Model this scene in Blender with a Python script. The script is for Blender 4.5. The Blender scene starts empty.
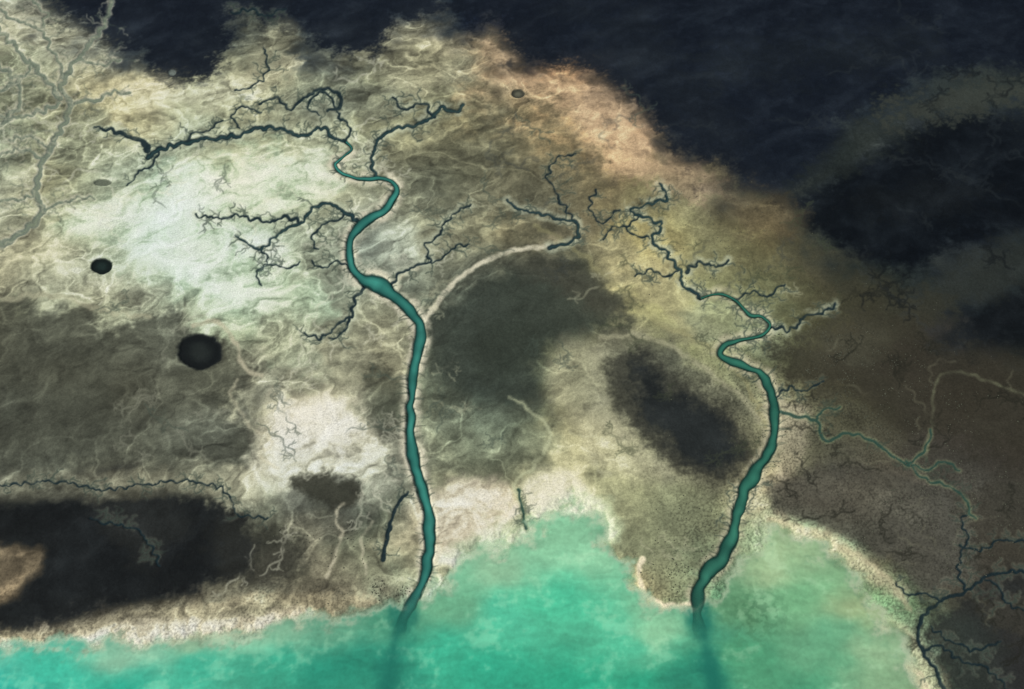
import bpy, math, numpy as np, time
T0=time.time()
F=np.float32
# ------------------------------------------------------------------ survey frame -> ground metres
H=1000.0; PITCH=math.radians(50.0); FOC=512/math.tan(math.radians(25)); CU,CV=512.0,344.5
sp,cp=math.sin(PITCH),math.cos(PITCH)
def to_ground(u,v):
    x=(u-CU)/FOC; y=(CV-v)/FOC
    t=H/(sp-y*cp)
    return x*t,(cp+y*sp)*t
# ------------------------------------------------------------------ noise
rs=np.random.RandomState(7)
PERM=rs.permutation(256).astype(np.int32)
ANG=rs.rand(256)*2*np.pi
GX=np.cos(ANG).astype(F); GY=np.sin(ANG).astype(F)
def gn(x,y,seed=0):
    xf=np.floor(x); yf=np.floor(y)
    xi=xf.astype(np.int32); yi=yf.astype(np.int32)
    dx=(x-xf).astype(F); dy=(y-yf).astype(F)
    sx=dx*dx*dx*(dx*(dx*6-15)+10); sy=dy*dy*dy*(dy*(dy*6-15)+10)
    def g(ix,iy,ax,ay):
        h=PERM[(PERM[(ix+seed*37)&255]+iy+seed*11)&255]
        return GX[h]*ax+GY[h]*ay
    a=g(xi,yi,dx,dy); b=g(xi+1,yi,dx-1,dy); c=g(xi,yi+1,dx,dy-1); d=g(xi+1,yi+1,dx-1,dy-1)
    a=a+(b-a)*sx; c=c+(d-c)*sx
    return (a+(c-a)*sy)*1.4
def fbm(x,y,scale,octv,seed=0,gain=0.5):
    r=0; amp=1.0; s=1.0/scale; tot=0
    for o in range(octv):
        r=r+amp*gn(x*s+o*13.7,y*s+o*7.3,seed+o); tot+=amp; amp*=gain; s*=2.03
    return (r/tot*1.5).astype(F)
def sst(a,b,x):
    t=np.clip((x-a)/(b-a),0,1); return t*t*(3-2*t)
def hx(h): return np.array([int(h[i:i+2],16)/255 for i in (0,2,4)],dtype=F)
# ------------------------------------------------------------------ grid (dense where the flats are, coarse to the horizon)
def axis(lo,a,b,hi,step):
    inner=np.arange(a,b+step,step)
    out=[];s=step;x=inner[-1]
    while x<hi: s*=1.12; x+=s; out.append(min(x,hi))
    left=[];s=step;x=inner[0]
    while x>lo: s*=1.12; x-=s; left.append(max(x,lo))
    return np.array(left[::-1]+list(inner)+out)
ua=axis(-1800,-30,1054,2800,0.75); va=axis(-905,-25,715,1500,0.75)
NU,NV=len(ua),len(va)
U,V=np.meshgrid(ua,va); U=U.astype(F);V=V.astype(F)
GXw,GYw=to_ground(U.astype(np.float64),V.astype(np.float64))
X=(GXw/1.2).astype(F); Y=(GYw/1.2).astype(F)
N60=fbm(X,Y,70,4,1); N20=fbm(X,Y,22,4,5); N8=fbm(X,Y,8,3,9); N60b=fbm(X,Y,80,4,21); N20b=fbm(X,Y,24,4,25)
N3=fbm(X,Y,3.2,2,31)
print('grid',NU,NV,'noise',time.time()-T0)
# ------------------------------------------------------------------ sediment colour survey with cloud shade painted in (64 x 46 cells)
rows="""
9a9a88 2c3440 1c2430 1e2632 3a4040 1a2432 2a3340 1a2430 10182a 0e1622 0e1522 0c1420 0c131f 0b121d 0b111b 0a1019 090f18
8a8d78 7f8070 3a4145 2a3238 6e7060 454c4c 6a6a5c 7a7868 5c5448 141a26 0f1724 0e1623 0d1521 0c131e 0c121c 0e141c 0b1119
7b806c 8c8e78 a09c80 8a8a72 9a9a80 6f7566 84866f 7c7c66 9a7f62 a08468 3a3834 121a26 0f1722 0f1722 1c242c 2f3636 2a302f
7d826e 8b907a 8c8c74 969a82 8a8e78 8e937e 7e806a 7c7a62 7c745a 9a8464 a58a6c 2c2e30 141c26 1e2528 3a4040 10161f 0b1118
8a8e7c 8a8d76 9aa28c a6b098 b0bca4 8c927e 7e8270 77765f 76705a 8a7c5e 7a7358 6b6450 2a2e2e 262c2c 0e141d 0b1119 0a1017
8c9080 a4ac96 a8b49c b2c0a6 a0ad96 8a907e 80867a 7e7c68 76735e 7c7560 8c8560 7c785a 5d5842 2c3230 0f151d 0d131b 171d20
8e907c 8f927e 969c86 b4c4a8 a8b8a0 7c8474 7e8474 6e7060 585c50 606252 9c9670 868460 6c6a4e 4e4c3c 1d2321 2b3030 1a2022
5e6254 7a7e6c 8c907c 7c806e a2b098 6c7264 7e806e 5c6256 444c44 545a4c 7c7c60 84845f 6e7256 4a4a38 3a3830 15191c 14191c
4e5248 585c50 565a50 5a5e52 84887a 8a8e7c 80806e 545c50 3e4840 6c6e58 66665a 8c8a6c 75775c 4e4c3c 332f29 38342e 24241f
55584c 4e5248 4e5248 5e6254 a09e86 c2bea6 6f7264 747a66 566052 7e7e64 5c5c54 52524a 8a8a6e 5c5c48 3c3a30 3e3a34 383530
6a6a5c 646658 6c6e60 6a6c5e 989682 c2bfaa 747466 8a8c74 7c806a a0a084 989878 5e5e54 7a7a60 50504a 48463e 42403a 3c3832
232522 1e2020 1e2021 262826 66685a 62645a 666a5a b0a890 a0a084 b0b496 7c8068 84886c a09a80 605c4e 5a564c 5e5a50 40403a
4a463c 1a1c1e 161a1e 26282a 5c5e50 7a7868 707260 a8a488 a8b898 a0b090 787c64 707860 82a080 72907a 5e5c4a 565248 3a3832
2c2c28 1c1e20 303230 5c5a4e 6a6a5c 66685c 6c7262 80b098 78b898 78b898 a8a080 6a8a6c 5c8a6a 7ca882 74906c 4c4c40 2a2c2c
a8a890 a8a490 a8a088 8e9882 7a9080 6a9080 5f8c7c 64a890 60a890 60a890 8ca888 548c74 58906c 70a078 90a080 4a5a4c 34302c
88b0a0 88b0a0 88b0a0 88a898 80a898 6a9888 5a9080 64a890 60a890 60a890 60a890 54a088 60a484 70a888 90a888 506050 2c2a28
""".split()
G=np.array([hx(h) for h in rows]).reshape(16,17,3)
def refl(t,n):
    t=np.mod(t,2*n); return np.where(t>n,2*n-t,t)
wu=U+N60*34+N20*14; wv=V+N60b*28+N20b*11
gu=refl(wu,1024.0)/64.0; gv=refl(wv,690.0)/46.0
gv=np.clip(gv,0,14.999); gu=np.clip(gu,0,15.999)
iu=np.floor(gu).astype(int); iv=np.floor(gv).astype(int); fu=(gu-iu).astype(F); fv=(gv-iv).astype(F)
def cr(t): return [(-t+2*t*t-t**3)/2,(2-5*t*t+3*t**3)/2,(t+4*t*t-3*t**3)/2,(t**3-t*t)/2]
WU=cr(fu);WV=cr(fv)
C=np.zeros(U.shape+(3,),F)
for a in range(4):
    ra=np.clip(iv+a-1,0,15)
    for b in range(4):
        cb=np.clip(iu+b-1,0,16)
        C+=(WU[b]*WV[a])[...,None]*G[ra,cb]
C=np.clip(C,0.03,1)
# ------------------------------------------------------------------ painting tools
def box(pts,m):
    p=np.array(pts); 
    i0=max(np.searchsorted(va,p[:,1].min()-m)-1,0); i1=min(np.searchsorted(va,p[:,1].max()+m)+1,NV)
    j0=max(np.searchsorted(ua,p[:,0].min()-m)-1,0); j1=min(np.searchsorted(ua,p[:,0].max()+m)+1,NU)
    return slice(i0,i1),slice(j0,j1)
def segd(px,py,a,b):
    dx,dy=b[0]-a[0],b[1]-a[1]; L=dx*dx+dy*dy+1e-9
    t=np.clip(((px-a[0])*dx+(py-a[1])*dy)/L,0,1)
    return np.hypot(px-a[0]-t*dx,(py-a[1]-t*dy)),t
def sdpoly(px,py,pts):
    d=np.full(px.shape,1e6,F); ins=np.zeros(px.shape,bool)
    n=len(pts)
    for i in range(n):
        a,b=pts[i],pts[(i+1)%n]
        dd,_=segd(px,py,a,b); d=np.minimum(d,dd)
        if a[1]!=b[1]:
            c=((a[1]>py)!=(b[1]>py))&(px<(b[0]-a[0])*(py-a[1])/(b[1]-a[1])+a[0])
            ins^=c
    return np.where(ins,-d,d).astype(F)
def smooth(pts,step=3.0,closed=False):
    p=np.array(pts,float)
    q=np.vstack([p[-1:],p,p[:2]]) if closed else np.vstack([2*p[0]-p[1],p,2*p[-1]-p[-2]])
    out=[]
    for i in range(1,len(q)-2):
        n=max(2,int(np.hypot(*(q[i+1][:2]-q[i][:2]))/step))
        for k in range(n):
            t=k/n
            out.append(0.5*((2*q[i])+(-q[i-1]+q[i+1])*t+(2*q[i-1]-5*q[i]+4*q[i+1]-q[i+2])*t*t+(-q[i-1]+3*q[i]-3*q[i+1]+q[i+2])*t**3))
    if not closed: out.append(q[-2])
    return np.array(out)
def poly(pts,col,soft=8,op=1.0,namp=20,fine=.14):
    pts=smooth(pts,12,True)[:,:2]
    s=box(pts,soft+namp+4)
    px,py=U[s],V[s]
    sd=sdpoly(px,py,pts)+namp*(N60[s]*0.5+N20[s]*0.5+N8[s]*fine+N3[s]*fine*.5)
    m=sst(soft,-soft,sd)*op
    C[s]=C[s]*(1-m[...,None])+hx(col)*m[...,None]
    return s,m
wig=np.random.RandomState(3)
def wiggle(p,amp,wl):
    if amp<=0: return p
    n=len(p); s=np.arange(n)*2.0
    ph=wig.rand(4)*6.28
    am=.35+.95*np.abs(np.sin(s/wl*1.3+ph[3]))
    w=(np.sin(s/wl*5.2+ph[0]+2.2*np.sin(s/wl*1.7+ph[1]))*am+0.35*np.sin(s/wl*11.3+ph[2]+1.8*np.sin(s/wl*2.9)))*amp
    t=np.gradient(p[:,:2],axis=0); t/=np.hypot(t[:,0],t[:,1])[:,None]+1e-9
    q=p.copy(); q[:,0]+=-t[:,1]*w; q[:,1]+=t[:,0]*w*0.8
    if p.shape[1]>2: q[:,2]*=1+.3*np.sin(s/wl*4.1+ph[3])*np.sin(s/wl*1.7+ph[2])
    return q
def linedist(lines,m):
    """lines: arrays [u,v,halfwidth]; returns min(dist-halfwidth)"""
    D=np.full(U.shape,1e3,F)
    for L in lines:
        for i in range(len(L)-1):
            a,b=L[i],L[i+1]
            if max(a[0],b[0])<-40 or min(a[0],b[0])>1064: continue
            s=box([a[:2],b[:2]],m+max(a[2],b[2]))
            d,t=segd(U[s],V[s],a,b)
            d=(d-(a[2]+(b[2]-a[2])*t)).astype(F)
            D[s]=np.minimum(D[s],d)
    return D
def mk(pts,w,amp=1.2,wl=16,step=2.0):
    """pts with width w (scalar or (w0,w1) taper)"""
    p=smooth(pts,step); n=len(p)
    if p.shape[1]==2:
        w0,w1=(w if isinstance(w,tuple) else (w,w))
        p=np.hstack([p,np.linspace(w0,w1,n)[:,None]/2])
    else: p[:,2]=np.maximum(p[:,2]/2,0.4)
    return wiggle(p,amp,wl)
def mix(m,col):
    global C
    C+= m[...,None]*(hx(col)-C)
def line(lines,col,op,soft,brk=0.0):
    D=linedist(lines,soft*2+3)
    m=sst(soft,-soft*0.4,D+ N8*min(soft,4)*0.5)*op
    if brk>0: m=m*np.clip(1-brk+brk*2*(N20b+0.45),0,1)
    mix(m,col); return D
# ------------------------------------------------------------------ broad sediment bodies and painted cloud shade
CLOUD_SHADE='0f151f'  # cloud shadow tone, painted into the ground colour of the north patches
poly([(22,-60),(38,8),(75,20),(108,46),(145,52),(150,72),(180,84),(215,74),(228,48),(222,24),(240,10),(262,22),(290,22),(312,42),(350,56),(382,46),(398,22),(425,12),(440,-60)],CLOUD_SHADE,9,.92,26,.3)
poly([(430,-400),(455,8),(500,22),(502,44),(528,66),(560,66),(585,66),(612,88),(645,112),(658,142),(690,160),(728,158),(735,182),(705,190),(760,196),(800,186),(826,160),(852,118),(890,96),(930,76),(975,70),(1100,70),(1800,0),(1800,-800)],CLOUD_SHADE,11,.93,24,.3)
poly([(785,200),(840,172),(885,140),(930,120),(990,113),(1060,118),(1300,150),(1300,225),(1040,228),(985,232),(950,250),(905,272),(862,264),(826,238)],'080d13',12,.95,20,.3)  # north-east patch of the same cloud shade, also painted in
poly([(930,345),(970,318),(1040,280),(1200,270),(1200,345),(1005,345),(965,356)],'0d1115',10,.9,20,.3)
poly([(796,190),(840,150),(870,118),(940,90),(1040,76),(1040,118),(985,112),(930,122),(890,142),(850,170)],'252b29',15,.6,40,.3)
poly([(880,118),(935,96),(975,84),(1040,84),(1040,108),(990,104),(930,116)],'464a44',9,.6,40,.35)
poly([(950,270),(990,250),(1040,240),(1040,275),(985,300),(940,310),(900,300)],'2a2e2b',12,.6,28,.3)
poly([(860,268),(900,285),(950,300),(940,330),(890,340),(840,310),(820,275)],'38382e',14,.6,30,.3)
poly([(690,60),(800,40),(900,30),(940,50),(850,66),(760,84)],'1a2025',20,.5,34,.3)
poly([(560,10),(640,20),(720,100),(760,150),(700,140),(640,80)],'1b2128',20,.45,34,.3)
poly([(860,190),(940,180),(1000,190),(950,215),(880,215)],'15191c',14,.5,24,.3)
poly([(-20,-30),(30,-20),(60,18),(110,52),(60,50),(20,40),(-20,50)],'9b9c88',10,.5,24,.3)
# ochre fringe beside the painted cloud shade
poly([(478,40),(505,46),(530,72),(575,80),(610,100),(640,125),(655,155),(700,175),(720,196),(690,198),(640,176),(600,165),(575,140),(545,110),(505,90)],'a89277',10,.65,30,.3)
poly([(590,80),(640,116),(655,150),(640,170),(600,168),(580,140)],'b39a80',9,.5,24,.3)
poly([(480,85),(540,100),(600,150),(590,180),(540,150),(490,120)],'7e745c',12,.5,26,.3)
poly([(120,85),(160,78),(200,88),(240,72),(262,60),(300,55),(300,72),(250,92),(200,108),(140,112)],'b3b097',10,.55,22,.3)
poly([(390,60),(430,50),(470,60),(460,85),(420,92),(380,85)],'8a8874',10,.55,24,.3)
poly([(715,185),(770,195),(800,215),(780,240),(735,225)],'766a54',12,.55,20,.3)
poly([(228,70),(250,60),(268,30),(290,22),(300,40),(276,60),(262,80)],'8a8974',8,.5,14)
poly([(270,90),(330,80),(400,95),(390,125),(320,120),(270,120)],'6f7264',12,.55,24)
poly([(380,150),(470,120),(560,150),(600,210),(560,240),(480,215),(400,200)],'5f6051',22,.65,34)
poly([(395,205),(440,200),(500,220),(480,250),(430,270),(400,250)],'868872',14,.45,24)
poly([(540,110),(600,180),(640,200),(600,230),(560,190),(520,150)],'69634e',16,.5,30)
poly([(60,110),(110,120),(140,150),(110,165),(60,160)],'767c6c',12,.55,24)
# mint salt crust
poly([(60,222),(120,202),(168,172),(225,158),(290,162),(335,178),(330,200),(290,214),(240,212),(225,232),(262,250),(272,268),(312,280),(332,312),(300,335),(322,366),(292,366),(255,330),(208,300),(165,282),(150,256),(100,244)],'a9bda4',14,.8,38)
poly([(20,250),(80,236),(150,256),(176,282),(150,292),(90,282),(30,290)],'98a08b',10,.45,22)
poly([(225,232),(262,232),(290,250),(300,275),(262,262),(235,250)],'c6d8c0',9,.6,18)
poly([(150,215),(200,180),(250,172),(262,186),(220,200),(176,232)],'cbdcc4',9,.65,20)
poly([(70,222),(120,206),(150,212),(130,228),(80,236)],'c2d2ba',7,.6,14)
poly([(120,245),(175,236),(215,250),(235,275),(260,300),(225,298),(180,272),(140,262)],'c9dac2',9,.65,20)
poly([(10,205),(60,190),(110,160),(150,150),(120,190),(60,222)],'8f9783',10,.5,22)
poly([(290,165),(325,150),(335,170),(345,190),(320,200)],'b4c2ac',8,.6,12)
poly([(380,232),(410,225),(425,250),(405,268),(385,270)],'aab09e',8,.6,12)
poly([(240,290),(285,290),(310,330),(330,370),(300,370),(265,335)],'b4c3ae',8,.65,18)
# grey mud
poly([(-60,304),(30,302),(80,312),(110,330),(150,318),(188,322),(228,342),(244,375),(232,405),(254,438),(256,462),(180,462),(100,464),(40,472),(-60,474)],'54574d',10,.9,26)
poly([(-60,332),(60,340),(120,352),(160,372),(150,420),(100,448),(-60,440)],'484b43',20,.6,24)
poly([(110,355),(165,345),(190,385),(225,400),(235,440),(160,440),(120,400)],'62655a',16,.5,26)
poly([(40,235),(-60,262),(-60,300),(50,292),(120,300),(170,290),(120,272)],'98978399'[:6],9,.5,22)
poly([(270,320),(330,330),(370,350),(380,400),(330,395),(290,390),(262,360)],'828475',12,.5,24)
poly([(280,215),(340,212),(350,260),(360,285),(340,300),(310,270),(285,245)],'7f8676',10,.6,20)
poly([(240,372),(262,385),(268,420),(250,440),(238,405)],'6c6e62',8,.5,14)
# white crust beside west channel
poly([(268,402),(300,392),(345,400),(374,428),(382,466),(352,480),(312,468),(280,486),(254,470),(262,432)],'b8b5a2',9,.85,28)
poly([(285,405),(335,402),(360,430),(372,460),(345,466),(318,448),(290,458),(278,430)],'d6d3c4',8,.7,20)
poly([(355,440),(385,450),(398,480),(380,505),(350,500),(345,470)],'aaa892',9,.5,16)
poly([(290,478),(335,474),(362,484),(352,502),(322,508),(298,498)],'33342d',7,.85,16)
poly([(372,372),(400,380),(400,420),(385,440),(370,410)],'4a4e43',9,.65,16)
# south-west dark mat
poly([(-60,512),(40,502),(110,499),(180,496),(228,504),(250,532),(244,572),(200,592),(150,600),(108,606),(60,628),(-60,640)],'131618',10,.94,28,.25)
poly([(215,520),(280,530),(305,560),(250,590),(222,580)],'2a2b28',14,.6,22,.3)
poly([(100,505),(170,500),(190,530),(150,560),(110,540)],'262827',14,.6,24,.3)
poly([(-60,545),(22,545),(46,560),(36,580),(2,602),(-60,600)],'82745e',6,.85,12)
poly([(-60,556),(14,556),(28,566),(16,582),(-60,590)],'4d463a',5,.7,10)
poly([(-60,482),(60,474),(150,470),(240,480),(262,500),(180,492),(90,494),(-60,506)],'8f8e7a',7,.6,16)
poly([(-60,634),(40,630),(90,618),(140,608),(200,600),(260,594),(320,594),(360,592),(380,604),(330,622),(250,634),(140,644),(-60,652)],'938c76',7,.8,14,.3)
poly([(-60,642),(60,638),(120,626),(180,620),(250,616),(300,608),(310,620),(240,634),(140,644),(-60,652)],'d4cbb4',6,.85,9,.3)
# centre
poly([(428,345),(446,305),(480,280),(530,262),(575,264),(622,300),(640,322),(600,334),(556,342),(536,372),(545,402),(505,412),(462,402),(432,382)],'3a413b',14,.88,26)
poly([(500,262),(560,258),(600,285),(640,318),(600,320),(560,290)],'4a4a41',9,.6,14)
poly([(480,330),(530,320),(545,350),(520,380),(480,375)],'30362f',16,.5,20)
poly([(430,380),(470,400),(540,410),(560,450),(500,480),(440,470)],'6a7160',16,.6,26)
poly([(560,345),(600,338),(622,352),(628,400),(650,440),(690,470),(650,485),(600,470),(570,430),(545,395)],'9a9881',12,.6,20)
poly([(600,340),(640,335),(690,362),(740,400),(768,440),(755,470),(715,485),(660,462),(625,420),(608,375)],'646555',10,.8,14)
poly([(612,350),(645,352),(678,378),(712,402),(742,430),(754,458),(725,474),(685,466),(645,440),(622,400)],'42433c',9,.8,18,.3)
poly([(632,360),(652,370),(668,392),(704,406),(732,434),(740,456),(716,464),(684,452),(654,426),(640,395)],'1a1e20',11,.92,18,.3)
poly([(440,486),(470,480),(510,495),(522,520),(490,538),(462,556),(440,562)],'c0b7a4',9,.88,18)
poly([(528,478),(560,470),(585,490),(575,512),(545,520),(528,505)],'c8c9b2',8,.78,14)
poly([(590,470),(640,480),(700,490),(712,520),(680,548),(640,560),(612,530),(598,500)],'7a7e65',12,.5,18)
poly([(600,235),(660,262),(700,300),(715,345),(690,345),(640,300),(600,275)],'989376',12,.5,24)
poly([(690,305),(740,300),(780,335),(770,360),(730,350),(700,340)],'939c80',10,.5,18)
poly([(645,560),(690,560),(700,580),(690,600),(655,600)],'85886c',8,.6,10)
poly([(440,560),(490,530),(530,515),(570,496),(606,505),(620,545),(560,530),(500,555)],'bcd0b2',9,.75,16)
poly([(745,545),(765,512),(800,515),(850,540),(870,570),(830,560),(780,545)],'a4b996',10,.6,16)
# east brown marsh
poly([(785,350),(860,318),(930,340),(1040,360),(1200,380),(1200,470),(960,450),(900,430),(850,400),(800,395)],'34322a',16,.7,30,.3)
poly([(780,405),(850,400),(900,440),(880,470),(820,465),(785,440)],'676655',14,.5,26,.3)
poly([(800,335),(850,320),(890,340),(870,365),(820,365)],'57574a',14,.5,26,.3)
poly([(772,482),(850,468),(905,478),(955,500),(978,540),(972,578),(930,598),(890,562),(830,532),(780,516)],'52514a',9,.85,16)
poly([(800,480),(850,476),(900,490),(930,520),(900,530),(840,510)],'69675c',14,.5,24)
poly([(760,400),(800,405),(812,440),(800,470),(775,480),(770,450)],'a39b88',9,.6,18)
poly([(925,618),(960,598),(1000,580),(1060,565),(1200,560),(1200,760),(975,760),(950,680),(935,650)],'212324',12,.75,32,.3)
poly([(985,600),(1040,590),(1040,640),(1000,630)],'47443b',10,.5,24,.3)
poly([(960,500),(1040,470),(1100,480),(1100,560),(1000,570),(975,540)],'403d35',12,.6,26,.3)
poly([(765,515),(800,522),(850,545),(890,575),(905,600),(880,592),(830,560),(780,545)],'b6ac92',7,.6,14)
poly([(860,618),(890,622),(920,650),(945,700),(900,720),(880,660)],'b0ac8c',9,.7,16)
print('polys',time.time()-T0)
# ------------------------------------------------------------------ marbling, hue drift, grain
wx=X+N60*38; wy=Y+N60b*38
R3=1-np.abs(fbm(wx-500,wy+200,110,2,81))*6; R3=np.clip(R3,0,1)**2
def ridge(sc_,seed,k,wf=26):
    return np.clip(1-np.abs(fbm(X+N60*wf+N20*5,Y+N60b*wf+N20b*5,sc_,2,seed))*k,0,1)
V1=ridge(60,201,13); V2=ridge(38,211,10); V3=ridge(60,221,10); V4=ridge(110,231,17)
def terr(f,p=2.0):            # lobate wash-over fronts: slow ramp, crisp edge
    fr=f-np.floor(f); return np.where(fr<.9,(fr/.9)**p,(1-fr)/.1)
T1=terr(fbm(wx,wy,240,2,141)*4.2); T2=terr(fbm(wx+90,wy+40,120,2,151)*3)
ax=(X*.86+Y*.5)*.3+N60*26; ay=(Y*.86-X*.5)+N60b*26
A1=fbm(ax,ay,30,4,171); A2=fbm(ax*1.2,ay,9,3,175)
lum=C.mean(-1)
westw=sst(680,420,U)*0.6+0.4
lit=sst(0.12,0.4,lum); mid=lit*sst(.72,.5,lum)
pat=np.clip(N60b*2.2+.3,0,1)
br=1+lit*westw*(-0.09*R3+0.12*(T1-.3)+0.09*(T2-.3)+.24*A1+.09*A2)+mid*westw*pat*(.24*V1+.12*V2)+mid*westw*.2*V4-lit*westw*(1-pat)*.14*V3+ (0.10*N20+0.09*N60+0.06*N8)*(0.35+0.65*lit)+0.06*N3
C*=np.clip(br,0.4,1.6)[...,None]
lm=C.mean(-1,keepdims=True); C*=np.clip(1+(lm-.46)*.95*lit[...,None],.66,1.2)
C=np.where(C>.7,.7+(1-np.exp(-(C-.7)/.2))*.2,C)      # salt crust never gets brighter than dry sand
# faint mottling inside the painted cloud shade and other dark ground
dkz=sst(.24,.08,lum)[...,None]
dn=(np.clip(N60b+.1,0,1)*.12+np.clip(N20,0,1)*.06+T2*.02+np.clip(A1,0,1)*.10+np.clip(N8,0,1)*.03)[...,None]
C+=dkz*dn*np.array([.68,.72,.74],F)*.6
hue=(fbm(X,Y,150,2,91)*lit)[...,None]
C*=1+hue*np.array([0.03,0.0,-0.04],F)
# fine algal grain
st=sst(0.0,0.4,fbm(X,Y,2.2,2,101)+0.4*N20b)
zone=np.clip(sst(560,760,U)*sst(300,380,V)+0.3*sst(0,0.35,N60b)+sst(540,600,V)*0.8,0,1)
C*=(1-0.22*st*zone*lit)[...,None]
# ------------------------------------------------------------------ channels (u,v,width)
WEST=[(383,700,8),(392,655,9),(402,622,11),(416,596,10.5),(427,566,9),(430,535,9.5),(426,500,11),(416,470,10),(411,440,8.5),(411,400,7.5),(414,370,8),(419,342,9),(419,325,11),(411,311,10),(397,298,10.5),(382,287,13),(366,280,11),(354,270,8),(349,255,7),(351,238,7.5),(361,225,8),(377,215,7.5),(390,204,6.5),(396,191,6),(391,181,4.6),(380,178,4),(360,179,3.2),(342,174,2.6),(334,165,2.4),(342,158,2.2),(352,150,2.2),(346,142,2.2)]
EAST=[(716,705,7),(710,670,8),(702,635,10),(697,610,11),(699,590,13),(709,572,13),(723,556,12),(733,538,11.5),(737,515,10),(745,490,10),(758,468,11),(771,448,10),(776,425,8),(772,400,7.5),(765,378,7.5),(750,368,7),(732,362,7),(721,353,5.2),(728,344,4.2),(745,339,3.8),(762,334,3.4),(771,326,3),(765,319,2.8),(748,313,2.6),(736,301,2.5),(720,293,2.3),(701,298,2.2)]
west=mk(WEST,None,0.8,34); east=mk(EAST,None,1.0,30)
# secondary creeks
dark=[ # pts,width,amp
 ([(346,142),(336,140),(322,128),(300,138),(286,130),(262,128),(240,135),(215,139),(185,143),(160,150),(148,158)],(2.4,3.8),1.8),
 ([(148,150),(140,142),(125,135),(105,129),(95,128)],(5.5,1.5),1.5),
 ([(346,142),(350,128),(338,115),(332,98),(318,94),(308,106),(318,116)],(1.8,1.2),1.5),
 ([(376,178),(372,165),(374,150),(382,138),(395,129),(412,126),(432,118),(440,108),(455,112),(464,106)],(2.4,3),1.2),
 ([(432,118),(425,104),(405,108),(393,98)],(2.2,1.2),1.8),
 ([(358,222),(346,213),(330,205),(315,207),(302,222),(290,228),(276,236),(262,249),(246,244),(236,236)],(3.2,1.4),1.2),
 ([(302,222),(285,218),(262,222),(240,216),(215,218),(196,216)],(2.4,1.),2.2),
 ([(364,286),(356,298),(350,318),(336,326),(322,338),(304,334)],(2.4,1.2),1.8),
 ([(350,318),(342,334),(330,340)],(1.6,1),1.5),
 ([(390,290),(400,273),(416,266),(430,262),(426,246),(440,234),(450,218),(470,204)],(1.7,.9),1.6),
 ([(549,247),(566,245),(578,235),(576,224),(556,218),(535,213),(520,210),(508,200)],(3,1.4),1.4),
 ([(701,298),(686,286),(679,271),(668,255),(652,238),(662,226),(642,216),(632,209),(650,204),(668,197),(660,184)],(2.4,1.6),2),
 ([(686,272),(700,263),(716,268),(728,260)],(2.6,1.2),2),
 ([(771,326),(790,330),(806,318),(822,312),(836,306)],(1.8,1.1),2.2),
 ([(383,560),(388,535),(395,510),(408,492)],(4,1.8),.6),
 ([(-20,488),(60,482),(100,490),(170,482),(220,488),(240,514),(268,518)],(1.,.8),2),
 ([(90,520),(130,528),(150,545),(160,566)],(1.4,.9),2),
 ([(1060,572),(1010,572),(985,578),(965,592),(940,602),(920,622),(922,650),(938,675),(955,720)],(2.,3.2),1),
 ([(965,592),(958,568),(966,540),(962,520),(972,508)],(1.6,1.),2),
 ([(1000,640),(975,650),(950,640),(930,628)],(1.5,1.),2),
 ([(1040,545),(1005,540),(980,550),(960,545)],(1.5,1.),2),
 ([(576,224),(560,200),(548,178),(556,160),(575,152)],(1.,.8),2),
 ([(236,92),(262,80),(268,62),(262,48)],(1.,.8),2),
 ([(232,14),(250,10),(270,16),(285,8)],(2,1),2),
 ([(260,105),(276,98),(290,110),(304,100),(318,90),(336,92),(340,106),(328,112)],(1.4,3),1.4),
 ([(240,128),(232,116),(244,108),(262,112)],(1.2,.9),1.5),
 ([(300,262),(286,270),(270,264),(258,272)],(1.2,.9),1.5),
 ([(620,210),(600,222),(590,206),(596,190)],(1.,.8),1.8),
 ([(735,300),(752,292),(770,296),(784,284)],(1.3,.9),1.8),
 ([(772,400),(790,388),(806,392),(822,380)],(1.2,.9),1.6),
 ([(346,213),(336,222),(322,226),(312,238),(318,250)],(1.4,.9),1.6),
 ([(160,150),(150,168),(138,172),(128,186)],(1.4,.9),1.6),
 ([(354,270),(338,262),(326,268),(312,262)],(1.3,.9),1.6),
 ([(430,262),(444,258),(456,246),(470,246)],(1.,.7),1.6),
 ([(640,216),(624,228),(612,226),(604,240)],(1.,.7),1.6),
 ([(940,602),(924,592),(910,596),(896,584)],(1.3,.9),1.6),
 ([(985,578),(1000,590),(1010,606),(1030,610)],(1.3,.9),1.6),
 ([(922,650),(940,646),(960,660),(985,668),(1010,690)],(1.4,1.),1.8),
 ([(185,143),(196,132),(210,130),(222,120)],(1.2,.8),1.6),
 ([(262,249),(268,262),(258,272),(262,286)],(1.2,.8),1.6),
 ([(650,238),(636,236),(622,226)],(1.3,.8),1.6),
 ([(679,271),(664,276),(650,270),(636,278)],(1.2,.8),1.6),
]
DL=[mk(p,w,a,18,1.5) for p,w,a in dark]
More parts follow.
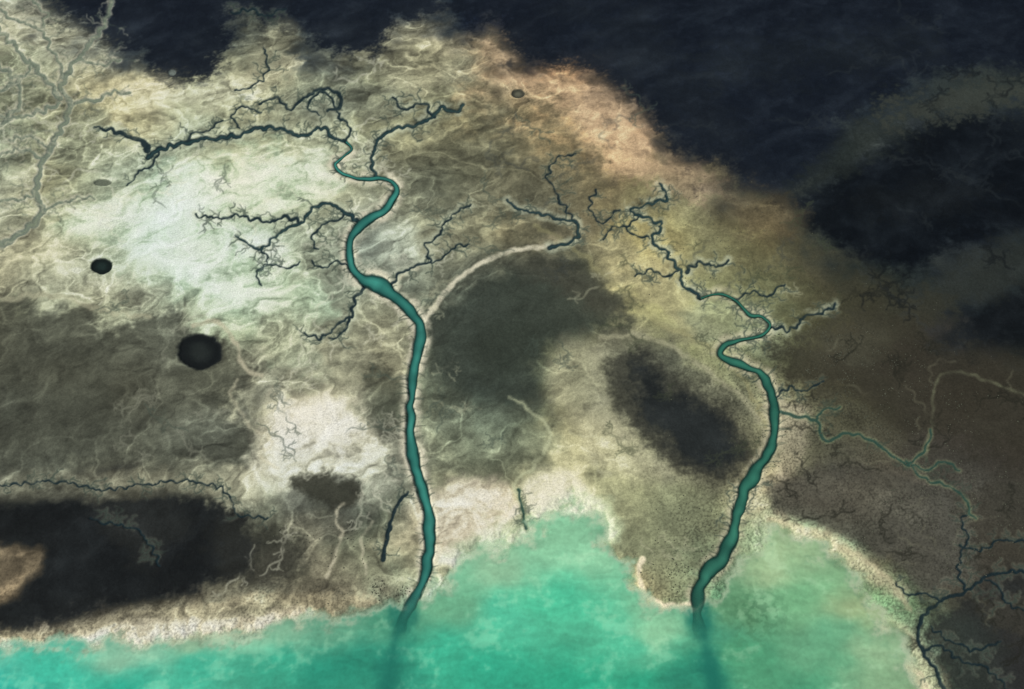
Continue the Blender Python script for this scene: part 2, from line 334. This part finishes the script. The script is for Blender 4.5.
# fine tributaries growing off the creeks
tw=np.random.RandomState(11)
twigs=[]
def grow(src,n,lmin,lmax,w,depth,out=None,perp=False):
    out=twigs if out is None else out
    for _ in range(n):
        k=tw.randint(1,len(src)-1); a=src[k]; t=src[min(k+1,len(src)-1)][:2]-src[k-1][:2]
        sg=1 if tw.rand()<.5 else -1
        ang=math.atan2(t[1],t[0])+sg*math.radians(tw.uniform(70,110) if perp else tw.uniform(35,90))
        L=tw.uniform(lmin,lmax); m=max(3,int(L/1.5)); p=[(a[0],a[1],w/2)]; x,y=a[0],a[1]; ph=tw.rand()*6; wl=tw.uniform(7,15); am=0.15 if perp else tw.uniform(.3,1.0); dr=tw.uniform(-.07,.07)
        for i in range(m):
            ang+=dr+tw.uniform(-.12,.12); aa=ang+am*math.sin(ph+i*1.5*6.28/wl); x+=math.cos(aa)*1.5; y+=math.sin(aa)*1.2; p.append((x,y,max(w/2*(1-i/m),.15)))
        p=np.array(p); out.append(p)
        if depth>0: grow(p,2,lmin*.5,lmax*.5,w*.8,depth-1,out)
for L in DL: grow(L,max(4,int(len(L)*.22)),6,24,1.15,1)
grow(east[80:],24,8,32,1.2,1); grow(east[-60:],30,6,28,1.2,1); grow(west[-60:],14,5,18,1.1,1)
rills=[]
def inner(P,lo,hi): return P[(P[:,1]>lo)&(P[:,1]<hi)]
grow(inner(west,300,590),80,8,17,1.0,0,rills,True); grow(inner(east,340,590),80,9,20,1.0,0,rills,True)
grow(inner(west,180,300),34,7,15,1.0,0,rills,True)
pale=[ # pale sandy filaments / infilled runnels
 ([(426,320),(438,302),(458,280),(484,263),(514,251),(549,247)],(4,3.),.5,'d6d0bc',.85),
 ([(392,288),(402,276),(418,268)],(3,2),.6,'cfc6ae',.7),
 ([(376,178),(372,165),(374,150),(382,138),(395,129),(412,126)],(5.,4.5),.8,'c4bfa6',.5),
 ([(194,326),(216,322),(236,344),(244,368),(262,376)],(3.,2.6),1,'b7b19b',.75),
 ([(0,300),(50,296),(110,312),(150,318)],(4,3),2,'aaa78f',.5),
 ([(236,380),(232,402),(252,428),(272,440),(262,458),(278,470)],(2.,2.),2,'c6c0a8',.5),
 ([(527,528),(522,505),(514,486),(534,466),(549,442),(545,425),(524,406),(510,398)],(3,1.6),1.5,'b9bd9d',.6),
 ([(536,225),(590,262),(650,318),(715,352),(750,392),(770,440)],(3,3),2,'8f8b68',.5),
 ([(328,578),(335,555),(342,535),(335,516),(345,505)],(1.8,1.2),1.5,'cfc8b2',.6),
 ([(366,575),(362,540),(372,522)],(1.4,1.),1.2,'cfc8b2',.5),
 ([(925,460),(932,420),(936,380),(960,373),(1000,386),(1060,410)],(1.2,1.2),1,'7a7f66',.5),
 ([(640,560),(640,580),(648,598),(668,606),(694,604)],(4,4),1.2,'e6dac2',.85),
 ([(770,520),(800,530),(850,552),(890,582),(910,610)],(3,4),1.5,'c2b698',.4),
 ([(864,620),(892,640),(912,668),(930,705)],(9,8),1.5,'d8ccb0',.65),
 ([(600,338),(650,338),(700,366),(745,402),(768,442)],(3,3),1.5,'a9a68c',.5),
]
for p,w,a,c,o in pale: line([mk(p,w,a,22)],c,o,2.4,.45)
# flow-field runnels over the whole flat
fa=fbm(X,Y,160,1,161)
fr=np.random.RandomState(21)
def runnels(n,u0,u1,v0,v1,lmin,lmax,w,ofs):
    out=[]
    for _ in range(n):
        u=fr.uniform(u0,u1); v=fr.uniform(v0,v1); L=int(fr.uniform(lmin,lmax)/1.8); p=[]; ph=fr.rand()*6
        wl=fr.uniform(14,30); am=fr.uniform(.4,.9)
        for i in range(L):
            ii=min(np.searchsorted(va,v),NV-1); jj=min(np.searchsorted(ua,u),NU-1)
            a=fa[ii,jj]*4+ofs+am*math.sin(ph+i*1.8*6.28/wl)
            p.append((u,v,w/2*(.4+.6*math.sin(3.14*(i+.5)/L)))); u+=math.cos(a)*1.8; v+=math.sin(a)*1.4
        if len(p)>3: out.append(np.array(p))
    return out
def net(n,u0,u1,v0,v1,lmin,lmax,w,ofs,k,bl):
    D_=runnels(n,u0,u1,v0,v1,lmin,lmax,w,ofs); E_=[]
    for g in D_: grow(g,k,6,bl,1.0,1,E_)
    return D_+E_
line(net(26,0,420,70,330,40,120,1.4,.4,5,26),'d9d9c8',.4,1.4,.8)
line(net(14,230,420,330,560,40,100,1.3,.4,5,26),'d6d5c3',.38,1.4,.8)
line(net(8,0,230,310,470,40,100,1.2,.4,4,20),'8f9082',.35,1.4,.8)
line(net(16,430,800,200,540,30,80,1.2,1.2,4,20),'c6c5a8',.32,1.4,.8)
line(net(26,120,640,70,470,25,80,1.3,2.4,5,18),'414b44',.5,1.0,.5)
line(net(22,600,840,200,460,20,60,1.2,2.4,5,16),'3b4133',.5,1.0,.5)
line(net(30,790,1040,300,640,25,80,1.4,1.0,5,18),'1f201b',.55,1.1,.4)
line(runnels(20,780,1040,320,620,20,80,1.2,1.0),'7d7c68',.25,1.6,.7)
line(net(22,440,1040,0,300,40,120,1.4,.2,5,24),'31373a',.3,1.8,.8)
line(net(12,820,1040,70,330,30,80,1.5,.2,6,24),'0a0e12',.45,1.5,.5)
# grey braided creeks of the north-west
grey=[([(112,-10),(104,25),(78,58),(62,88),(70,106),(62,128),(44,160),(36,195),(42,214),(14,238),(-20,252)],(3,6),1.5),
 ([(-10,20),(20,52),(44,78),(62,98)],(3,4),2.2),([(70,106),(98,100),(112,92),(130,95)],(3,1.6),2.2),
 ([(-10,128),(20,118),(40,112),(60,104)],(3,2.4),2.2),([(-10,60),(20,84),(16,110),(0,118)],(3,2.4),2.2),
 ([(0,92),(24,76),(30,60)],(2.4,1.5),2),([(44,160),(20,150),(-10,160)],(2.2,1.6),2),([(40,214),(70,200),(95,198)],(2,1),2),
 ([(-10,205),(16,200),(36,196)],(2.2,1.6),2),([(0,10),(20,24),(40,30),(52,50),(66,80)],(2,2),2),([(30,0),(46,14),(40,30)],(2,1.5),2),
 ([(10,140),(30,138),(50,146)],(1.6,1.4),2),([(78,58),(96,66),(120,60)],(1.6,1),2)]
GL=[mk(p,w,a,20,1.5) for p,w,a in grey]
line([np.column_stack([g[:,0],g[:,1],g[:,2]+1.2]) for g in GL],'c2bfac',.6,2.,.7)
Dg=line(GL,'5f6b62',.85,1.2,.3)
line([np.column_stack([g[:,0],g[:,1],g[:,2]*.2]) for g in GL],'78836f',.5,1.2)
greyt=[]
for g in GL: grow(g,10,8,30,1.2,1,greyt)
line(greyt[::2],'bab7a4',.4,1.4,.4); line(greyt[1::2],'4f5950',.45,1.2,.4)
# banks, then creek beds
def wid(Ls,a,b=1): return [np.column_stack([g[:,0],g[:,1],g[:,2]*b+a]) for g in Ls]
line(wid([inner(west,150,596)],4),'d3cdba',.8,5.5,.9)
line(wid([inner(east,290,596)],3.5),'c3bca3',.65,5.5,.9)
line(wid(DL[:14],2.8),'bfc6b0',.5,3.8,.9)
line(wid(twigs,1.2),'b0b49d',.16,2.0,.9)
line(rills,'3c463d',.62,.9,.3)
wm=inner(west,140,612); em=inner(east,280,612)
Dm=line([wm,em],'1a312e',.9,1.5)
Dt=line(twigs,'333f3a',.62,.95,.3)
Dd=line(DL,'15242b',.92,1.15,.2)
line(wid([DL[i] for i in (0,3,5,10,11)],.0,.35),'28484a',.5,.8)
# side creeks in the east marsh
TL=[mk([(776,410),(790,416),(815,421),(826,441),(850,434),(880,446),(905,464),(926,448),(930,430)],(2.4,1.3),1.2,18),
    mk([(815,421),(820,412),(840,408)],(1.2,1),1.5,18),mk([(527,528),(522,508),(518,490)],(2.4,1.4),.8,18),
    mk([(905,464),(926,470),(940,462),(960,470)],(1.2,1),1.5,18),mk([(905,462),(925,480),(955,490),(975,520)],(1.2,1.2),1.5,18)]
tt=[]
for g in TL: grow(g,12,6,22,1.1,1,tt)
line(wid(TL,1.4),'858f6e',.45,2,.6)
Dtt=line(tt,'36423a',.5,1.0)
Dte=line(TL,'26423c',.85,1.1)
# ponds (sink holes)
def pond(cu,cv,ru,rv,c0,c1):
    s=box([(cu-ru,cv-rv),(cu+ru,cv+rv)],12)
    r=np.hypot((U[s]-cu)/ru,(V[s]-cv)/rv)+N8[s]*.07+N20[s]*.09
    m=sst(1.12,.92,r)[...,None]; C[s]=C[s]*(1-m)+hx(c0)*m
    m=sst(.8,.2,r)[...,None]; C[s]=C[s]*(1-m)+hx(c1)*m
    H0=sst(1.1,.85,r); return s,H0
ponds=[pond(200,352,22,17.5,'14181a','232828'),pond(102,266.5,10.5,8,'121b1b','1d2a29'),pond(172,73,4,3,'5a6260','6b7370'),pond(518,94,6.5,4.5,'3c3d36','5a5a4e'),pond(103,183,9,3.5,'5d6458','5f665a')]
print('lines',time.time()-T0)
# ------------------------------------------------------------------ coast and shallow sea
coast=[(-3000,646),(-60,642),(30,640),(75,642),(130,640),(180,636),(240,632),(300,622),(350,612),(392,604),(420,597),(440,582),(462,562),(490,545),(525,533),(548,516),(572,508),(598,520),(612,545),(636,560),(640,585),(650,602),(672,609),(692,608),(700,600),(714,592),(730,572),(750,548),(768,528),(800,532),(840,556),(872,588),(882,622),(905,655),(935,700),(1000,800),(1400,1700),(-3000,1700)]
cs=[tuple(p) for p in coast]
SD=np.full(U.shape,500.,F)
s=(slice(int(np.searchsorted(va,430)),NV),slice(0,NU))
SD[s]=sdpoly(U[s],V[s],cs)+(N20[s]*13+N60[s]*8+N8[s]*3.5+N3[s]*1.5)
seapts="0 655 64c4b0,0 689 2caca0,-300 700 28a8a0,60 668 44c0aa,120 655 90c6ae,120 685 34b49e,200 645 98c2a6,200 675 44b69e,270 640 82b89e,270 672 3ca890,330 630 64a48c,330 680 2e9480,380 620 4a947c,385 675 2e8a78,440 600 70b494,440 660 40b498,500 565 98ccac,500 620 54c2a4,500 685 38b094,560 540 8cccaa,560 600 50c4a2,570 680 34ac8e,600 555 90d0ae,620 640 54c0a0,650 625 94d0ac,650 685 34a88a,690 635 489a80,700 685 2e8874,740 600 5e9270,740 660 509c7a,780 550 a0c09a,800 590 76b48c,820 640 6aae8c,800 689 50a482,860 610 9cb68e,870 660 92b896,900 689 84ae8c,760 680 54a07e,940 689 8a9c78,500 1100 1c8c84,-600 1000 1c8c84,1000 1000 3a9080".split(',')
num=np.zeros(U[s].shape+(3,),F); den=np.zeros(U[s].shape,F)
uu=U[s]+N60[s]*30; vv=V[s]+N60b[s]*24
for q in seapts:
    a,b,c=q.split(); d2=(uu-float(a))**2+((vv-float(b))*1.5)**2
    w=1/(d2+300)**1.7; den+=w; num+=w[...,None]*hx(c)
SC=num/den[...,None]
streak=fbm(X[s]*0.8+N60[s]*20,Y[s]*1.2,40,4,111)
rip=fbm(X[s]*.35+N20[s]*6,Y[s]+N20b[s]*5,7,3,181)
SC*=(1+0.09*streak+0.04*N20[s]+0.03*N3[s]+0.04*N8[s]+.07*rip)[...,None]*np.array([.96,.94,.92],F)
m=(sst(.15,.6,streak+.4*N8[s])*.22)[...,None]; SC=SC*(1-m)+hx('bcdcbc')*m
Dc=linedist([np.array([(404,612,5),(394,645,4),(386,690,5),(374,740,10)],float),np.array([(700,612,6),(706,650,4),(716,690,4),(730,750,10)],float)],50)[s]
m=(sst(15,-5,Dc+N20[s]*9)*.75)[...,None]; SC=SC*(1-m)+hx('1c655a')*m
# bright shallow shelf
m=(np.exp(-((SD[s]+4)/5.5)**2)*sst(-.4,.2,N20b[s]+.25)*.6)[...,None]; SC=SC*(1-m)+hx('dfe8d0')*m
# seagrass near the shore
gr=sst(.16,.5,fbm(X[s],Y[s],5,3,121)+.35*N20[s])*sst(6,-4,SD[s])*sst(-24,-8,SD[s])
gm=(gr*.22)[...,None]; SC=SC*(1-gm)+hx('5f8a70')*gm
gz=np.exp(-(((U[s]-755)/30)**2+((V[s]-615)/28)**2))+np.exp(-(((U[s]-690)/25)**2+((V[s]-580)/20)**2))
gm=(sst(-.1,.35,fbm(X[s],Y[s],6,3,131))*np.clip(gz,0,1)*.5)[...,None]; SC=SC*(1-gm)+hx('3e6a4e')*gm
alpha=np.zeros(U.shape,F); alpha[s]=sst(6,-15,SD[s])
seacol=np.zeros_like(C); seacol[s]=SC
C[s]=C[s]*(1-alpha[s][...,None]*.8)+SC*(alpha[s][...,None]*.8)
# ------------------------------------------------------------------ relief (metres)
Z=1.3+0.4*N20+0.10*N8+0.5*N60+0.05*N3
Z-=0.5*sst(.35,.1,lum)
chan=np.minimum(Dm,99)
Z=Z*(1-sst(2.5,-1,chan))+(-1.0)*sst(2.5,-1,chan)
Z-=0.9*sst(2.,-1,np.minimum(Dd,Dg))+0.3*sst(1.5,-.5,np.minimum(Dt,Dte))
for ps,h in ponds: Z[ps]-=1.6*h
k=sst(14,-6,SD); Z=Z*(1-k)+(-1.5+0.2*N20)*k
# ------------------------------------------------------------------ to albedo
ILL=np.array([0.99,0.99,1.08],F)
def albedo(c):
    c=np.clip(c,0,1); l=np.where(c<=.04045,c/12.92,((c+.055)/1.055)**2.4)
    return np.clip(l/ILL,0.002,.8)
def grid_mesh(name,XX,YY,ZZ,COL,A=None,keep=None):
    nv,nu=XX.shape
    idx=np.arange(nv*nu).reshape(nv,nu)
    q=np.stack([idx[1:,:-1],idx[1:,1:],idx[:-1,1:],idx[:-1,:-1]],-1).reshape(-1,4)
    co=np.stack([XX,YY,ZZ],-1).reshape(-1,3); col=COL.reshape(-1,3); al=None if A is None else A.reshape(-1)
    if keep is not None:
        kf=keep.reshape(-1)[q].any(1); q=q[kf]
        used=np.unique(q); mp=np.full(nv*nu,-1); mp[used]=np.arange(len(used)); q=mp[q]; co=co[used]; col=col[used]; al=al[used]
    me=bpy.data.meshes.new(name)
    me.vertices.add(len(co)); me.vertices.foreach_set('co',co.astype(F).ravel())
    me.loops.add(q.size); me.loops.foreach_set('vertex_index',q.astype(np.int32).ravel())
    me.polygons.add(len(q)); me.polygons.foreach_set('loop_start',np.arange(0,q.size,4,dtype=np.int32))
    me.polygons.foreach_set('use_smooth',np.ones(len(q),bool))
    me.update(calc_edges=True)
    at=me.color_attributes.new('sediment','FLOAT_COLOR','POINT')
    at.data.foreach_set('color',np.hstack([col,np.ones((len(col),1))]).astype(F).ravel())
    if al is not None:
        a2=me.attributes.new('murk','FLOAT','POINT'); a2.data.foreach_set('value',al.astype(F))
    ob=bpy.data.objects.new(name,me); bpy.context.scene.collection.objects.link(ob)
    return ob
ground=grid_mesh('ground',GXw,GYw,Z,albedo(C))
Zs=np.zeros_like(U)
sea=grid_mesh('sea_water',GXw,GYw,Zs,albedo(seacol),alpha,alpha>0.002)
print('mesh',time.time()-T0)
# ------------------------------------------------------------------ materials
def ground_mat():
    m=bpy.data.materials.new('tidal_flat_sediment'); m.use_nodes=True; n=m.node_tree.nodes; l=m.node_tree.links
    b=n['Principled BSDF']; b.inputs['Roughness'].default_value=.8; b.inputs['Specular IOR Level'].default_value=.06
    at=n.new('ShaderNodeAttribute'); at.attribute_name='sediment'
    tc=n.new('ShaderNodeTexCoord')
    n1=n.new('ShaderNodeTexNoise'); n1.inputs['Scale'].default_value=.6; n1.inputs['Detail'].default_value=3; n1.inputs['Roughness'].default_value=.7
    l.new(tc.outputs['Object'],n1.inputs['Vector'])
    mr=n.new('ShaderNodeMapRange'); mr.inputs['From Min'].default_value=.3; mr.inputs['From Max'].default_value=.7; mr.inputs['To Min'].default_value=.78; mr.inputs['To Max'].default_value=1.22
    l.new(n1.outputs['Fac'],mr.inputs['Value'])
    vm=n.new('ShaderNodeVectorMath'); vm.operation='SCALE'; l.new(at.outputs['Color'],vm.inputs[0]); l.new(mr.outputs[0],vm.inputs['Scale'])
    l.new(vm.outputs[0],b.inputs['Base Color'])
    bp=n.new('ShaderNodeBump'); bp.inputs['Strength'].default_value=.35; bp.inputs['Distance'].default_value=.6
    l.new(n1.outputs['Fac'],bp.inputs['Height']); l.new(bp.outputs[0],b.inputs['Normal'])
    return m
ground.data.materials.append(ground_mat())
def water_mat(name):
    m=bpy.data.materials.new(name); m.use_nodes=True; n=m.node_tree.nodes; l=m.node_tree.links
    b=n['Principled BSDF']; b.inputs['Roughness'].default_value=.18; b.inputs['IOR'].default_value=1.33
    at=n.new('ShaderNodeAttribute'); at.attribute_name='sediment'; l.new(at.outputs['Color'],b.inputs['Base Color'])
    a2=n.new('ShaderNodeAttribute'); a2.attribute_name='murk'; l.new(a2.outputs['Fac'],b.inputs['Alpha'])
    tc=n.new('ShaderNodeTexCoord'); n1=n.new('ShaderNodeTexNoise'); n1.inputs['Scale'].default_value=.25; n1.inputs['Detail'].default_value=4
    l.new(tc.outputs['Object'],n1.inputs['Vector'])
    bp=n.new('ShaderNodeBump'); bp.inputs['Strength'].default_value=.3; bp.inputs['Distance'].default_value=.6
    l.new(n1.outputs['Fac'],bp.inputs['Height']); l.new(bp.outputs[0],b.inputs['Normal'])
    return m
sea.data.materials.append(water_mat('shallow_sea'))
cm=water_mat('channel_water')
sr0=np.random.RandomState(8)
def jit(N,st): 
    k=np.arange(0,N+st,st); return np.interp(np.arange(N),k,sr0.rand(len(k)))
def ribbon(name,P,cA,cB,z,vf0,vf1):
    t=np.gradient(P[:,:2],axis=0); t/=np.hypot(t[:,0],t[:,1])[:,None]; nrm=np.stack([-t[:,1],t[:,0]],1)
    prof=np.array([-1.1,-.85,-.6,-.2,.2,.6,.85,1.1]); al=[.0,.8,.97,1,1,.97,.8,.0]; mixf=[0,.15,.6,.9,1,.75,.3,0]
    N=len(P); XX=np.zeros((N,8));YY=np.zeros((N,8));A=np.zeros((N,8),F);CO=np.zeros((N,8,3),F)
    wob=jit(N,8)*.6+jit(N,3)*.4; jl=.75+.5*(jit(N,3)*.6+jit(N,9)*.4); jr=.75+.5*(jit(N,3)*.6+jit(N,9)*.4)
    for j in range(8):
        k=(jl if j<4 else jr)*prof[j]
        uu=P[:,0]+nrm[:,0]*P[:,2]*k; vv=P[:,1]+nrm[:,1]*P[:,2]*k
        XX[:,j],YY[:,j]=to_ground(uu,vv)
        A[:,j]=al[j]
        f=(mixf[j]*(0.5+.65*wob))[:,None]
        CO[:,j]=hx(cA)*(1-f)+hx(cB)*f
    A*=sst(vf1,vf0,P[:,1])[:,None]
    ob=grid_mesh(name,XX,YY,np.full_like(XX,z),albedo(CO),A); ob.data.materials.append(cm); return ob
ribbon('tidal_channel',west,'153836','3a867c',.05,575,645)
ribbon('tidal_channel',east,'163832','367564',.05,575,648)
# ------------------------------------------------------------------ low saltmarsh shrubs
sr=np.random.RandomState(5)
vs=[];fs=[];cnt=0
def zat(u,v):
    i=min(int(np.searchsorted(va,v)),NV-1); j=min(int(np.searchsorted(ua,u)),NU-1); return i,j
zones=[(870,410,110,80,1500),(800,350,70,45,600),(930,520,90,60,900),(380,590,45,14,300),(690,560,40,40,400),(720,240,60,50,400),(330,540,50,30,250),(760,430,22,90,300)]
for cu,cv,su,sv,n in zones:
    for _ in range(n):
        u=cu+sr.randn()*su*.6; v=cv+sr.randn()*sv*.6
        i,j=zat(u,v)
        if N20b[i,j]+.4*N8[i,j]<.05 or SD[i,j]<4 or Dm[i,j]<2 or lum[i,j]<.14: continue
        x,y=to_ground(u,v); z=Z[i,j]-.1; r=sr.uniform(.4,.9); h=r*sr.uniform(.6,1.0)
        k=6; a0=sr.rand()*6.28
        ring=[(x+math.cos(a0+q*6.2832/k)*r*sr.uniform(.75,1.2),y+math.sin(a0+q*6.2832/k)*r*sr.uniform(.75,1.2),z) for q in range(k)]
        top=[(x+math.cos(a0+.5+q*6.2832/k)*r*.6,y+math.sin(a0+.5+q*6.2832/k)*r*.6,z+h*sr.uniform(.7,1)) for q in range(k)]
        vs+=ring+top+[(x,y,z+h*1.1)]
        for q in range(k):
            q2=(q+1)%k
            fs+=[(cnt+q,cnt+q2,cnt+k+q),(cnt+q2,cnt+k+q2,cnt+k+q),(cnt+k+q,cnt+k+q2,cnt+2*k)]
        cnt+=2*k+1
me=bpy.data.meshes.new('saltmarsh_shrubs'); me.from_pydata(vs,[],fs); me.update()
sh=bpy.data.objects.new('saltmarsh_shrubs',me); bpy.context.scene.collection.objects.link(sh)
m=bpy.data.materials.new('shrub_foliage'); m.use_nodes=True; n=m.node_tree.nodes; b=n['Principled BSDF']; b.inputs['Roughness'].default_value=.8
tc=n.new('ShaderNodeTexCoord'); nn=n.new('ShaderNodeTexNoise'); nn.inputs['Scale'].default_value=.08; rp=n.new('ShaderNodeValToRGB')
rp.color_ramp.elements[0].position=.35; rp.color_ramp.elements[1].position=.65
rp.color_ramp.elements[0].color=(.04,.045,.027,1); rp.color_ramp.elements[1].color=(.075,.08,.05,1)
m.node_tree.links.new(tc.outputs['Object'],nn.inputs['Vector']); m.node_tree.links.new(nn.outputs['Fac'],rp.inputs['Fac']); m.node_tree.links.new(rp.outputs[0],b.inputs['Base Color'])
me.materials.append(m)
# ------------------------------------------------------------------ light
sc=bpy.context.scene
EL=math.radians(48); AZ=math.radians(250) # azimuth clockwise from +Y
w=bpy.data.worlds.new('World'); sc.world=w; w.use_nodes=True
sk=w.node_tree.nodes.new('ShaderNodeTexSky'); sk.sky_type='NISHITA'; sk.sun_disc=False; sk.sun_elevation=EL; sk.sun_rotation=AZ
bg=w.node_tree.nodes['Background']; bg.inputs['Strength'].default_value=.06; w.node_tree.links.new(sk.outputs[0],bg.inputs[0])
sl=bpy.data.lights.new('sun','SUN'); sl.energy=4.1; sl.angle=math.radians(.5); sl.color=(1,.96,.9)
so=bpy.data.objects.new('sun',sl); sc.collection.objects.link(so)
from mathutils import Vector
d=Vector((math.sin(AZ)*math.cos(EL),math.cos(AZ)*math.cos(EL),math.sin(EL)))
so.rotation_euler=d.to_track_quat('Z','Y').to_euler(); so.location=d*500
cam=bpy.data.cameras.new('camera'); co=bpy.data.objects.new('camera',cam); sc.collection.objects.link(co)
co.location=(0,0,H); co.rotation_euler=(math.pi/2-PITCH,0,0); cam.sensor_width=36; cam.lens=18/math.tan(math.radians(25)); cam.clip_start=1; cam.clip_end=100000
sc.camera=co
sc.view_settings.view_transform='Standard'; sc.view_settings.look='None'; sc.view_settings.exposure=0
print('done',time.time()-T0,len(me.vertices))
